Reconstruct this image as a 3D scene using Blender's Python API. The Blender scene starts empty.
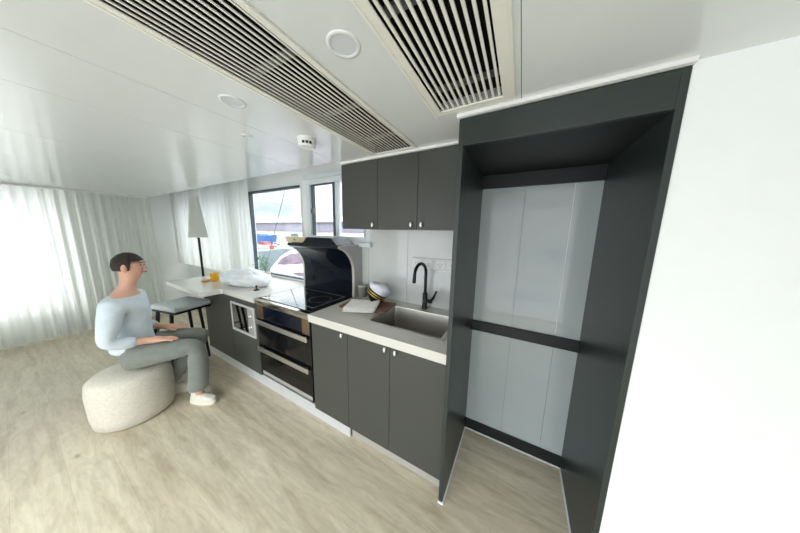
import bpy, bmesh, math, random
from mathutils import Vector, Matrix, noise
random.seed(7)
SC = bpy.context.scene
COL = SC.collection
PI = math.pi

# ------------------------------------------------------------------ materials
def lin(c):
    return tuple(((v/255.0)/12.92 if v/255.0 <= 0.04045 else (((v/255.0)+0.055)/1.055)**2.4) for v in c)

def new_mat(name):
    m = bpy.data.materials.new(name); m.use_nodes = True
    nt = m.node_tree
    return m, nt, nt.nodes['Principled BSDF']

def mat(name, rgb, rough=0.5, metal=0.0, var=0.04, scale=12.0, stretch=(1, 1, 1), bump=0.0, bscale=None,
        spec=0.5, coat=0.0, coat_rough=0.05, alpha=1.0, trans=0.0, sheen=0.0, sub=0.0, ior=1.45):
    """principled surface whose colour wanders a little by object-space noise"""
    m, nt, b = new_mat(name)
    c = lin(rgb)
    tc = nt.nodes.new('ShaderNodeTexCoord'); mp = nt.nodes.new('ShaderNodeMapping')
    mp.inputs['Scale'].default_value = stretch
    nt.links.new(tc.outputs['Object'], mp.inputs['Vector'])
    n = nt.nodes.new('ShaderNodeTexNoise'); n.inputs['Scale'].default_value = scale; n.inputs['Detail'].default_value = 4
    nt.links.new(mp.outputs['Vector'], n.inputs['Vector'])
    r = nt.nodes.new('ShaderNodeMapRange')
    r.inputs['From Min'].default_value = 0.3; r.inputs['From Max'].default_value = 0.7
    r.inputs['To Min'].default_value = 1 - var; r.inputs['To Max'].default_value = 1 + var
    nt.links.new(n.outputs['Fac'], r.inputs['Value'])
    mx = nt.nodes.new('ShaderNodeVectorMath'); mx.operation = 'SCALE'
    mx.inputs[0].default_value = c
    nt.links.new(r.outputs['Result'], mx.inputs['Scale'])
    nt.links.new(mx.outputs['Vector'], b.inputs['Base Color'])
    b.inputs['Roughness'].default_value = rough; b.inputs['Metallic'].default_value = metal
    b.inputs['Specular IOR Level'].default_value = spec
    b.inputs['Coat Weight'].default_value = coat; b.inputs['Coat Roughness'].default_value = coat_rough
    b.inputs['Alpha'].default_value = alpha; b.inputs['Transmission Weight'].default_value = trans
    b.inputs['Sheen Weight'].default_value = sheen; b.inputs['Subsurface Weight'].default_value = sub
    b.inputs['IOR'].default_value = ior
    if bump:
        bn = nt.nodes.new('ShaderNodeTexNoise'); bn.inputs['Scale'].default_value = bscale or scale*4; bn.inputs['Detail'].default_value = 3
        nt.links.new(mp.outputs['Vector'], bn.inputs['Vector'])
        bp = nt.nodes.new('ShaderNodeBump'); bp.inputs['Strength'].default_value = bump; bp.inputs['Distance'].default_value = 0.01
        nt.links.new(bn.outputs['Fac'], bp.inputs['Height']); nt.links.new(bp.outputs['Normal'], b.inputs['Normal'])
    return m

def pane_mat(name, tint=(250, 252, 252), gloss=0.06):
    """thin window glass: mostly see-through with a mirror film"""
    m = bpy.data.materials.new(name); m.use_nodes = True
    nt = m.node_tree; nt.nodes.clear()
    out = nt.nodes.new('ShaderNodeOutputMaterial'); tr = nt.nodes.new('ShaderNodeBsdfTransparent')
    gl = nt.nodes.new('ShaderNodeBsdfGlossy'); mx = nt.nodes.new('ShaderNodeMixShader')
    tr.inputs['Color'].default_value = (*lin(tint), 1); gl.inputs['Roughness'].default_value = 0.02
    fr = nt.nodes.new('ShaderNodeLayerWeight'); fr.inputs['Blend'].default_value = 0.15
    mm = nt.nodes.new('ShaderNodeMath'); mm.operation = 'MULTIPLY_ADD'; mm.inputs[1].default_value = 0.5; mm.inputs[2].default_value = gloss*0.5
    nt.links.new(fr.outputs['Facing'], mm.inputs[0]); nt.links.new(mm.outputs[0], mx.inputs['Fac'])
    nt.links.new(tr.outputs[0], mx.inputs[1]); nt.links.new(gl.outputs[0], mx.inputs[2]); nt.links.new(mx.outputs[0], out.inputs[0])
    return m

def sheer_mat(name, rgb, through=0.35):
    """thin woven cloth that lets light through"""
    m = bpy.data.materials.new(name); m.use_nodes = True
    nt = m.node_tree; nt.nodes.clear()
    out = nt.nodes.new('ShaderNodeOutputMaterial')
    d = nt.nodes.new('ShaderNodeBsdfDiffuse'); t = nt.nodes.new('ShaderNodeBsdfTranslucent'); p = nt.nodes.new('ShaderNodeBsdfTransparent')
    tc = nt.nodes.new('ShaderNodeTexCoord'); n = nt.nodes.new('ShaderNodeTexNoise'); n.inputs['Scale'].default_value = 120
    nt.links.new(tc.outputs['Object'], n.inputs['Vector'])
    cr = nt.nodes.new('ShaderNodeValToRGB'); c = lin(rgb)
    cr.color_ramp.elements[0].color = (c[0]*.94, c[1]*.94, c[2]*.94, 1); cr.color_ramp.elements[1].color = (*c, 1)
    nt.links.new(n.outputs['Fac'], cr.inputs['Fac'])
    nt.links.new(cr.outputs['Color'], d.inputs['Color']); nt.links.new(cr.outputs['Color'], t.inputs['Color'])
    m1 = nt.nodes.new('ShaderNodeMixShader'); m1.inputs['Fac'].default_value = 0.6
    m2 = nt.nodes.new('ShaderNodeMixShader'); m2.inputs['Fac'].default_value = through
    nt.links.new(d.outputs[0], m1.inputs[1]); nt.links.new(t.outputs[0], m1.inputs[2])
    nt.links.new(m1.outputs[0], m2.inputs[1]); nt.links.new(p.outputs[0], m2.inputs[2])
    nt.links.new(m2.outputs[0], out.inputs[0])
    return m

def floor_mat():
    m, nt, b = new_mat('vinyl_planks')
    N = nt.nodes; Lk = nt.links
    tc = N.new('ShaderNodeTexCoord')
    br = N.new('ShaderNodeTexBrick')
    br.inputs['Scale'].default_value = 1.0
    br.inputs['Brick Width'].default_value = 1.22; br.inputs['Row Height'].default_value = 0.18
    br.inputs['Mortar Size'].default_value = 0.0008; br.inputs['Mortar Smooth'].default_value = 0.3
    br.offset = 0.37
    br.inputs['Color1'].default_value = (*lin((196, 188, 168)), 1)
    br.inputs['Color2'].default_value = (*lin((188, 179, 159)), 1)
    br.inputs['Mortar'].default_value = (*lin((172, 163, 144)), 1)
    Lk.new(tc.outputs['Object'], br.inputs['Vector'])
    # long grain along the planks
    mp = N.new('ShaderNodeMapping'); mp.inputs['Scale'].default_value = (.9, 8, 1)
    Lk.new(tc.outputs['Object'], mp.inputs['Vector'])
    n1 = N.new('ShaderNodeTexNoise'); n1.inputs['Scale'].default_value = 2.2; n1.inputs['Detail'].default_value = 8
    n1.inputs['Distortion'].default_value = .7; n1.inputs['Roughness'].default_value = 0.6
    Lk.new(mp.outputs['Vector'], n1.inputs['Vector'])
    r1 = N.new('ShaderNodeValToRGB')
    r1.color_ramp.elements[0].position = 0.30; r1.color_ramp.elements[0].color = (.80, .785, .75, 1)
    r1.color_ramp.elements[1].position = 0.62; r1.color_ramp.elements[1].color = (1.04, 1.04, 1.02, 1)
    Lk.new(n1.outputs['Fac'], r1.inputs['Fac'])
    # broad cathedral patches and a few knots
    mp2 = N.new('ShaderNodeMapping'); mp2.inputs['Scale'].default_value = (1.0, 7, 1)
    Lk.new(tc.outputs['Object'], mp2.inputs['Vector'])
    n2 = N.new('ShaderNodeTexNoise'); n2.inputs['Scale'].default_value = 1.6; n2.inputs['Detail'].default_value = 3; n2.inputs['Distortion'].default_value = 1.0
    Lk.new(mp2.outputs['Vector'], n2.inputs['Vector'])
    r2 = N.new('ShaderNodeValToRGB')
    r2.color_ramp.elements[0].position = 0.32; r2.color_ramp.elements[0].color = (.84, .81, .77, 1)
    r2.color_ramp.elements[1].position = 0.5; r2.color_ramp.elements[1].color = (1, 1, 1, 1)
    Lk.new(n2.outputs['Fac'], r2.inputs['Fac'])
    v = N.new('ShaderNodeTexVoronoi'); v.inputs['Scale'].default_value = 1.0
    mp3 = N.new('ShaderNodeMapping'); mp3.inputs['Scale'].default_value = (2.4, 5.0, 1)
    Lk.new(tc.outputs['Object'], mp3.inputs['Vector']); Lk.new(mp3.outputs['Vector'], v.inputs['Vector'])
    r3 = N.new('ShaderNodeValToRGB')
    r3.color_ramp.elements[0].position = 0.0; r3.color_ramp.elements[0].color = (.55, .51, .46, 1)
    r3.color_ramp.elements[1].position = 0.09; r3.color_ramp.elements[1].color = (1, 1, 1, 1)
    Lk.new(v.outputs['Distance'], r3.inputs['Fac'])
    def mul(a, c):
        x = N.new('ShaderNodeMix'); x.data_type = 'RGBA'; x.blend_type = 'MULTIPLY'; x.inputs['Factor'].default_value = 1
        Lk.new(a, x.inputs['A']); Lk.new(c, x.inputs['B']); return x.outputs['Result']
    n4 = N.new('ShaderNodeTexNoise'); n4.inputs['Scale'].default_value = 9; n4.inputs['Detail'].default_value = 6; n4.inputs['Distortion'].default_value = 2.0
    mp4 = N.new('ShaderNodeMapping'); mp4.inputs['Scale'].default_value = (.6, 2.4, 1)
    Lk.new(tc.outputs['Object'], mp4.inputs['Vector']); Lk.new(mp4.outputs['Vector'], n4.inputs['Vector'])
    r4 = N.new('ShaderNodeValToRGB'); r4.color_ramp.elements[0].position = .34; r4.color_ramp.elements[0].color = (.92, .915, .90, 1)
    r4.color_ramp.elements[1].position = .6; r4.color_ramp.elements[1].color = (1.05, 1.05, 1.04, 1)
    Lk.new(n4.outputs['Fac'], r4.inputs['Fac'])
    c = mul(mul(mul(mul(br.outputs['Color'], r1.outputs['Color']), r2.outputs['Color']), r3.outputs['Color']), r4.outputs['Color'])
    Lk.new(c, b.inputs['Base Color'])
    b.inputs['Roughness'].default_value = 0.42
    bp = N.new('ShaderNodeBump'); bp.inputs['Strength'].default_value = 0.08; bp.inputs['Distance'].default_value = 0.004
    Lk.new(n1.outputs['Fac'], bp.inputs['Height']); Lk.new(bp.outputs['Normal'], b.inputs['Normal'])
    return m

M = {
 'ceiling': mat('gloss_white_ceiling', (216, 219, 217), 0.2, var=.008, coat=.3, coat_rough=.08),
 'wall': mat('white_wall', (236, 238, 237), 0.5, var=.01),
 'splash': mat('gloss_white_splashback', (208, 210, 208), 0.12, var=.015, coat=.6, coat_rough=.03),
 'vent_white': mat('vent_white_enamel', (226, 224, 214), 0.4, var=.02),
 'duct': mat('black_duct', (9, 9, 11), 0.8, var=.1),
 'strut': mat('grey_galvanised', (120, 120, 118), 0.5, metal=.6, var=.15, scale=40),
 'diffuser': mat('opal_diffuser', (205, 208, 212), 0.35, var=.02),
 'white_plastic': mat('white_plastic', (228, 228, 226), 0.35, var=.02),
 'black_plastic': mat('black_plastic', (14, 14, 15), 0.45, var=.1),
 'charcoal': mat('charcoal_laminate', (65, 67, 62), 0.42, var=.02, scale=200),
 'charcoal_edge': mat('charcoal_edge_band', (80, 84, 82), 0.3, var=.03, scale=60),
 'surround': mat('dark_slate_laminate', (46, 52, 50), 0.36, var=.02, scale=120),
 'beam': mat('near_black_board', (20, 24, 25), 0.5, var=.05),
 'grey_gloss': mat('blue_grey_gloss_sheet', (166, 175, 175), 0.14, var=.03, scale=3, coat=.5, coat_rough=.04),
 'seam': mat('seam_shadow_grey', (120, 126, 132), 0.5, var=.05),
 'stone': mat('pale_quartz_worktop', (208, 206, 198), 0.25, var=.02, scale=90, coat=.2),
 'steel': mat('brushed_steel', (214, 212, 207), 0.33, metal=1, var=.05, scale=20, stretch=(1, 60, 60)),
 'mirror_steel': mat('mirror_steel', (190, 184, 174), 0.1, metal=1, var=.03, scale=8),
 'sink_steel': mat('sink_steel', (190, 187, 180), 0.36, metal=1, var=.06, scale=18, stretch=(40, 2, 2)),
 'pale_metal': mat('pale_satin_trim', (214, 211, 200), 0.35, metal=.55, var=.03),
 'side_grey': mat('hood_grey_enamel', (176, 177, 174), 0.45, metal=.1, var=.04),
 'black_glass': mat('black_glass', (8, 9, 13), 0.035, var=.03, coat=.8, coat_rough=.02, spec=.6),
 'hood_glass': mat('midnight_glass', (9, 14, 27), 0.08, var=.05, spec=.3),
 'drawer_glass': mat('smoked_drawer_glass', (11, 11, 13), 0.09, var=.05, spec=.35),
 'navy_enamel': mat('navy_black_enamel', (14, 19, 30), 0.5, var=.05, spec=.3),
 'bronze': mat('bronze_reflection_tone', (134, 112, 92), 0.25, metal=.8, var=.12, scale=14, stretch=(1, 1, 6)),
 'alu': mat('satin_aluminium', (212, 214, 216), 0.3, metal=.35, var=.02),
 'alu2': mat('grey_aluminium', (182, 180, 176), 0.35, metal=.4, var=.03),
 'chrome': mat('bright_chrome', (235, 235, 235), 0.08, metal=1, var=.01),
 'knob': mat('pearl_knob', (236, 236, 234), 0.15, metal=.3, var=.01),
 'matt_black': mat('matt_black_metal', (24, 24, 25), 0.35, metal=.4, var=.08),
 'frame_white': mat('white_window_frame', (222, 228, 230), 0.35, var=.02),
 'frame_dark': mat('dark_window_gasket', (80, 90, 95), 0.4, metal=.2, var=.05),
 'pane': pane_mat('window_pane_glass'),
 'curtain': sheer_mat('sheer_curtain_voile', (234, 236, 231), .06),
 'shade': sheer_mat('lampshade_linen', (238, 240, 236), .02),
 'bag': mat('thin_white_plastic_bag', (236, 241, 243), 0.2, var=.05, scale=9, bump=.9, bscale=14, sub=.2, alpha=.86),
 'orange_glass': mat('amber_glass', (252, 196, 44), 0.1, var=.05, trans=.35, coat=.5),
 'amber_dish': mat('pale_amber_glass', (236, 190, 120), 0.12, var=.06, trans=.3, coat=.5),
 'walnut': mat('walnut_board', (112, 74, 55), 0.4, var=.25, scale=7, stretch=(2, 14, 2)),
 'linen': mat('white_cotton', (244, 243, 238), 0.9, var=.05, scale=30, bump=.35, bscale=90, sheen=.2),
 'cap_white': mat('cap_white_cotton', (226, 229, 238), 0.8, var=.05, scale=26, bump=.3, bscale=60),
 'cap_black': mat('cap_black_felt', (16, 16, 18), 0.7, var=.1, bump=.2),
 'gold': mat('gold_braid', (196, 172, 62), 0.4, metal=.5, var=.15, scale=160),
 'canister': mat('sage_grey_ceramic', (128, 128, 116), 0.4, var=.05),
 'canister_lid': mat('pale_grey_lid', (196, 197, 190), 0.4, var=.03),
 'beige_box': mat('pale_birch_wood', (206, 190, 160), 0.5, var=.1, scale=6, stretch=(2, 2, 16)),
 'leaf': mat('leaf_green', (74, 132, 58), 0.45, var=.35, scale=20, sub=.1),
 'pot': mat('white_ceramic_pot', (214, 214, 208), 0.3, var=.03),
 'soil': mat('potting_soil', (52, 40, 31), 0.95, var=.3, scale=60, bump=.5),
 'skin': mat('skin', (205, 160, 138), 0.5, var=.05, sub=.15),
 'trousers': mat('grey_green_trousers', (116, 121, 114), 0.85, var=.08, scale=20, bump=.3, bscale=30, sheen=.2),
 'shirt': mat('pale_blue_shirt', (196, 206, 212), 0.85, var=.05, scale=16, bump=.3, bscale=26),
 'hair': mat('dark_brown_hair', (48, 38, 32), 0.6, var=.3, scale=30, stretch=(8, 8, 1), bump=.6),
 'shoe': mat('off_white_canvas', (206, 202, 190), 0.75, var=.06, scale=40, bump=.2),
 'sole': mat('cream_rubber', (214, 208, 190), 0.6, var=.04),
 'pouf': mat('oatmeal_fabric', (198, 193, 180), 0.9, var=.08, scale=60, bump=.3),
 'seat': mat('pale_grey_cushion', (196, 206, 208), 0.8, var=.08, scale=40, bump=.3),
 'shed_wall': mat('faded_shed_cladding', (190, 180, 176), 0.8, var=.05, scale=.1),
 'shed_roof': mat('pale_shed_roof', (182, 172, 162), 0.8, var=.05, scale=.1),
 'shed_band': mat('mauve_grey_band', (124, 118, 132), 0.8, var=.06, scale=.1),
 'blue_hull': mat('blue_hull_paint', (24, 84, 150), 0.4, var=.08, scale=1),
 'white_gel': mat('white_gelcoat', (200, 194, 204), 0.25, var=.02, coat=.4),
 'shaded_gel': mat('white_gelcoat_shaded', (186, 180, 198), 0.3, var=.03, scale=1.5, coat=.3),  # white hull with its shade and reflection put into the tint
 'lilac_glass': mat('plum_tinted_glazing', (84, 52, 80), 0.12, var=.08, scale=2, coat=.8),
 'hull_grey': mat('slate_hull', (112, 124, 128), 0.5, var=.06),
 'red_paint': mat('red_paint', (176, 66, 52), 0.5, var=.1, scale=2),
 'green_paint': mat('pale_green_paint', (160, 176, 162), 0.6, var=.06, scale=2),
 'glass_dark': mat('dark_cabin_glass', (46, 56, 66), 0.1, var=.1),
 'pontoon': mat('grey_timber_decking', (150, 148, 142), 0.8, var=.15, scale=3, stretch=(10, 1, 1)),
 'water': mat('harbour_water', (92, 104, 110), 0.12, var=.1, scale=.6, bump=.6, bscale=2.0),
 'rope': mat('dark_cable', (70, 66, 66), 0.7, var=.1),
 'floor': floor_mat(),
}

# ------------------------------------------------------------------ mesh collector
class MB:
    def __init__(s): s.v = []; s.f = []
    def add(s, vs, fs, mx=None):
        b = len(s.v)
        for p in vs: s.v.append(tuple(mx @ Vector(p)) if mx else tuple(p))
        for q in fs: s.f.append(tuple(i+b for i in q))
        return s
    def box(s, x0, x1, y0, y1, z0, z1, mx=None):
        vs = [(x, y, z) for z in (z0, z1) for y in (y0, y1) for x in (x0, x1)]
        return s.add(vs, [(0, 2, 3, 1), (4, 5, 7, 6), (0, 1, 5, 4), (2, 6, 7, 3), (0, 4, 6, 2), (1, 3, 7, 5)], mx)
    def bbox(s, x0, x1, y0, y1, z0, z1, r=.003, seg=2, mx=None):
        """box with rounded edges"""
        bm = bmesh.new(); bmesh.ops.create_cube(bm, size=1)
        for v in bm.verts:
            v.co = ((x0+x1)/2+v.co.x*(x1-x0), (y0+y1)/2+v.co.y*(y1-y0), (z0+z1)/2+v.co.z*(z1-z0))
        bmesh.ops.bevel(bm, geom=bm.edges[:], offset=r, segments=seg, profile=.5, affect='EDGES')
        bm.verts.index_update()
        s.add([v.co[:] for v in bm.verts], [[v.index for v in f.verts] for f in bm.faces], mx); bm.free(); return s
    def lathe(s, prof, cx=0, cy=0, n=32, mx=None, cap=True):
        vs = []; fs = []
        for r, z in prof:
            for k in range(n):
                a = 2*PI*k/n; vs.append((cx+r*math.cos(a), cy+r*math.sin(a), z))
        for i in range(len(prof)-1):
            for k in range(n):
                a, b = i*n+k, i*n+(k+1) % n
                fs.append((a, b, b+n, a+n))
        if cap:
            fs.append(tuple(range(n-1, -1, -1))); fs.append(tuple((len(prof)-1)*n+k for k in range(n)))
        return s.add(vs, fs, mx)
    def tube(s, pts, rad, n=12, mx=None, cap=True):
        P = [Vector(p) for p in pts]; R = rad if isinstance(rad, (list, tuple)) else [rad]*len(P)
        vs = []; fs = []; up = None
        for i, p in enumerate(P):
            t = (P[min(i+1, len(P)-1)]-P[max(i-1, 0)]).normalized()
            if up is None: up = Vector((0, 0, 1)) if abs(t.z) < .9 else Vector((1, 0, 0))
            a = t.cross(up).normalized(); b = a.cross(t).normalized(); up = b
            for k in range(n):
                w = 2*PI*k/n; vs.append(tuple(p+R[i]*(math.cos(w)*a+math.sin(w)*b)))
        for i in range(len(P)-1):
            for k in range(n):
                a, b = i*n+k, i*n+(k+1) % n; fs.append((a, a+n, b+n, b))
        if cap:
            fs.append(tuple(range(n))); fs.append(tuple((len(P)-1)*n+k for k in range(n-1, -1, -1)))
        return s.add(vs, fs, mx)
    def prism_x(s, prof, x0, x1):
        """closed (y,z) outline swept along x"""
        n = len(prof)
        vs = [(x0, y, z) for y, z in prof]+[(x1, y, z) for y, z in prof]
        fs = [tuple(range(n)), tuple(range(2*n-1, n-1, -1))]+[(i, i+n, (i+1) % n+n, (i+1) % n) for i in range(n)]
        return s.add(vs, fs)
    def prism_y(s, prof, y0, y1, mx=None):
        n = len(prof)
        vs = [(x, y0, z) for x, z in prof]+[(x, y1, z) for x, z in prof]
        fs = [tuple(range(n-1, -1, -1)), tuple(range(n, 2*n))]+[(i, (i+1) % n, (i+1) % n+n, i+n) for i in range(n)]
        return s.add(vs, fs, mx)
    def prism_z(s, prof, z0, z1, mx=None):
        n = len(prof)
        vs = [(x, y, z0) for x, y in prof]+[(x, y, z1) for x, y in prof]
        fs = [tuple(range(n-1, -1, -1)), tuple(range(n, 2*n))]+[(i, (i+1) % n, (i+1) % n+n, i+n) for i in range(n)]
        return s.add(vs, fs, mx)
    def ball(s, c, r, sx=1, sy=1, sz=1, n=16, mx=None):
        prof = [(max(1e-4, r*math.sin(PI*i/n)), -r*math.cos(PI*i/n)) for i in range(n+1)]
        T = Matrix.Translation(c) @ Matrix.Diagonal((sx, sy, sz, 1))
        return s.lathe(prof, n=2*n, mx=(mx @ T) if mx else T)

ORG = {}
def link(name, mb, m, parent=None, loc=None, smooth=None, kind=None):
    o0 = ORG[parent.name] if parent else Vector(loc if loc else (0, 0, 0))
    me = bpy.data.meshes.new(name)
    me.from_pydata([(x-o0.x, y-o0.y, z-o0.z) for x, y, z in mb.v], [], mb.f); me.update()
    bm = bmesh.new(); bm.from_mesh(me); bmesh.ops.recalc_face_normals(bm, faces=bm.faces[:]); bm.to_mesh(me); bm.free()
    me.materials.append(m)
    if smooth is not None:
        for p in me.polygons: p.use_smooth = True
        try: me.set_sharp_from_angle(angle=math.radians(smooth))
        except Exception: pass
    o = bpy.data.objects.new(name, me); COL.objects.link(o)
    if parent: o.parent = parent
    else: o.location = o0
    ORG[o.name] = o0
    if kind: o['kind'] = kind
    return o
def tag(o, label, cat, group=None, kind=None):
    o['label'] = label; o['category'] = cat
    if group: o['group'] = group
    if kind: o['kind'] = kind
    return o
def thing(name, loc, label, cat, group=None):
    o = bpy.data.objects.new(name, None); COL.objects.link(o); o.location = loc
    o.empty_display_size = .05; ORG[o.name] = Vector(loc)
    return tag(o, label, cat, group)
def plabel(o, s): o['label'] = s; return o
def struct(name, mb, m, label, cat, smooth=None):
    return tag(link(name, mb, m, smooth=smooth), label, cat, kind='structure')
def wall_xz(mb, x0, x1, z0, z1, y0, y1, holes):
    """wall along x with rectangular openings (hx0,hx1,hz0,hz1)"""
    xs = sorted({x0, x1, *[h[0] for h in holes], *[h[1] for h in holes]}); zs = sorted({z0, z1, *[h[2] for h in holes], *[h[3] for h in holes]})
    for i in range(len(xs)-1):
        for j in range(len(zs)-1):
            cx, cz = (xs[i]+xs[i+1])/2, (zs[j]+zs[j+1])/2
            if not any(h[0] < cx < h[1] and h[2] < cz < h[3] for h in holes):
                mb.box(xs[i], xs[i+1], y0, y1, zs[j], zs[j+1])
    return mb

# ================================================================== THE SETTING
YW = 1.73          # kitchen wall
CZ = 2.06          # ceiling
XE = -5.7; XR = 1.3; YB = -1.3
struct('floor', MB().box(XE, XR, YB, 1.78, -.05, 0), M['floor'], 'pale greige wood-look plank floor of the cabin', 'floor')

W1 = (-3.44, -2.28, .93, 2.09); W2 = (-2.18, -1.29, 1.45, 2.11); W3 = (-5.45, -3.62, .95, 2.09)
wb = wall_xz(MB(), XE, XR, 0, 2.36, YW, YW+.08, [W1, W2, W3])
struct('wall_kitchen', wb, M['wall'], 'white cabin wall with the windows behind the kitchen run', 'wall')
wl = MB()
for y0, y1, z0, z1 in ((YB, 1.78, 0, .5), (YB, 1.78, 2.0, 2.36), (YB, -1.2, .5, 2.0), (.35, 1.78, .5, 2.0)): wl.box(XE-.08, XE, y0, y1, z0, z1)
struct('wall_end', wl, M['wall'], 'white end wall of the cabin beyond the floor lamp', 'wall')
wr = MB().box(XR, XR+.08, YB, 1.2, 0, 2.36)
struct('wall_right', wr, M['wall'], 'white side wall of the cabin out past the fridge alcove', 'wall')
struct('wall_return', MB().box(.392, XR, 1.035, 1.10, 0, CZ), M['wall'], 'white wall beside the fridge alcove', 'wall')
wk = wall_xz(MB(), XE, XR, 0, 2.36, YB-.08, YB, [(-2.7, .9, .04, 2.04)])  # unseen opening, placed and sized to let daylight into the room
struct('wall_back', wk, M['wall'], 'unseen white wall behind the viewer with wide opening added for daylight', 'wall')

# ceiling: glossy white boards with hairline joints; openings for the two grilles
V1 = (-.885, -.612, -.6, 1.238); V2 = (-.345, -.108, -.25, .955)
seams_x = [XE, -4.15, -3.31, -2.48, -1.655, -1.237, V1[0], V1[1], V2[0], V2[1], -.048, XR]
cb = MB(); g = .0010
YS = 1.255
def strip(x0, x1, ga=g, gb=g):
    top = 1.34 if x0 >= -1.24 else YS
    for V in (V1, V2):
        if abs(x0-V[0]) < 1e-6 and abs(x1-V[1]) < 1e-6:
            cb.box(x0, x1, YB, V[2], CZ, CZ+.03); cb.box(x0, x1, V[3], top, CZ, CZ+.03); return
    cb.box(x0+ga, x1-gb, YB, top, CZ, CZ+.03)
for i in range(len(seams_x)-1):
    a, b = seams_x[i], seams_x[i+1]
    strip(a, b, 0 if a in (V1[1], V2[1], V1[0], V2[0]) else g, 0 if b in (V1[0], V2[0], V1[1], V2[1]) else g)
for x0, x1 in ((XE, V1[0]), (V1[1], V2[0]), (V2[1], XR)): cb.box(x0, x1, YB, 1.25, CZ+.03, CZ+.045)
cb.box(XE, -1.24, YS-.012, YS, CZ+.03, 2.36); cb.box(XE, XR, YB, 1.85, 2.36, 2.40)
struct('ceiling', cb, M['ceiling'], 'glossy white boarded ceiling with hairline joints', 'ceiling')

# hairline white beads where ceiling meets cabinets
t = MB().box(-1.245, -.29, 1.283, 1.299, 2.047, CZ).box(-.292, -.284, 1.02, 1.299, 2.044, CZ).box(-.292, .392, 1.012, 1.029, 2.047, CZ)
struct('trim_ceiling', t, M['white_plastic'], 'thin white bead between ceiling and charcoal cabinets', 'trim')
# plinths
struct('baseboard_kitchen', MB().box(-3.29, -1.005, 1.082, 1.094, 0, .108).box(-3.302, -3.29, 1.082, 1.6, 0, .108),
       M['alu'], 'bright silver plinth under the oven and left units', 'plinth')
struct('baseboard_sink', MB().box(-1.004, -.288, 1.106, 1.116, 0, .092), M['alu2'], 'grey recessed plinth under the sink cabinet', 'plinth')

def window(name, W, frame_w, label, mull=()):
    x0, x1, z0, z1 = W
    y0 = YW-.012
    root = thing(name, ((x0+x1)/2, YW, z0), label, 'window'); root['kind'] = 'structure'
    f = MB(); w = frame_w
    f.bbox(x0-.005, x0+w, y0, YW+.07, z0, z1).bbox(x1-w, x1+.005, y0, YW+.07, z0, z1).bbox(x0+w, x1-w, y0+.001, YW+.07, z1-w, z1+.004).bbox(x0+w, x1-w, y0+.001, YW+.07, z0-.004, z0+w)
    return root, f
# window 1: the large fixed one
r1, f1 = window('window_1', W1, .012, 'large fixed window over the counter with dark frame', ())
link('frame', f1, M['frame_white'], r1)
d = MB(); x0, x1, z0, z1 = W1
d.box(x0+.012, x0+.036, YW+.005, YW+.05, z0, z1).box(x0+.012, x1-.012, YW+.005, YW+.05, z1-.04, z1-.012).box(x0+.012, x1-.012, YW+.005, YW+.05, z0+.012, z0+.03)
link('gasket', d, M['frame_dark'], r1)
link('pane', MB().box(x0+.012, x1-.012, YW+.03, YW+.036, z0+.02, z1-.02), M['pane'], r1)
# window 2: sliding sashes
r2, f2 = window('window_2', W2, .05, 'white framed sliding window above the stove hood')
f2.bbox(W2[0]-.03, W2[1]+.03, YW-.028, YW-.001, W2[3]+.007, W2[3]+.055)
link('frame', f2, M['frame_white'], r2)
x0, x1, z0, z1 = W2
s = MB().bbox(x0+.066, x0+.095, YW-.005, YW+.03, z0+.051, z1-.051).bbox(-1.785, -1.752, YW-.005, YW+.03, z0+.051, z1-.051).bbox(x0+.095, -1.785, YW-.002, YW+.028, z1-.065, z1-.05)
link('sash', s, M['frame_dark'], r2)
s = MB().bbox(-1.75, -1.70, YW-.003, YW+.03, z0+.051, z1-.051)
link('sash', s, M['frame_white'], r2)
link('sash', MB().bbox(x1-.085, x1-.055, YW+.0, YW+.03, z0+.051, z1-.051), M['side_grey'], r2)
link('pane', MB().box(x0+.1, x1-.06, YW+.035, YW+.04, z0+.05, z1-.05), M['pane'], r2)
plabel(link('latch', MB().bbox(x0+.078, x0+.125, YW-.03, YW-.006, 1.74, 1.80, .008), M['strut'], r2), 'grey latch on the left sash')
link('sill', MB().bbox(x0-.04, x1+.03, YW-.055, YW, z0-.045, z0-.006), M['frame_white'], r2)
# window 3 behind the sheer curtain
r3, f3 = window('window_3', W3, .03, 'window glowing behind the sheer curtain')
link('frame', f3, M['frame_white'], r3)
link('pane', MB().box(W3[0]+.03, W3[1]-.03, YW+.03, YW+.036, W3[2]+.03, W3[3]-.03), M['pane'], r3)

# gloss splashback sheets
sp = MB()
for a, b in ((-2.14, -1.312), (-1.308, -.877), (-.873, -.29)): sp.box(a, b, YW-.0065, YW-.0005, .9155, 1.442 if a < -2 else 1.60)
tag(link('splashback', sp, M['splash']), 'glossy white splashback panel behind sink and tap', 'splashback')
tag(link('splashback', MB().box(-3.7, -2.148, YW-.0065, YW-.0005, .9155, .930), M['splash']), 'low white upstand at the back of the left worktop', 'upstand')

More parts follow.
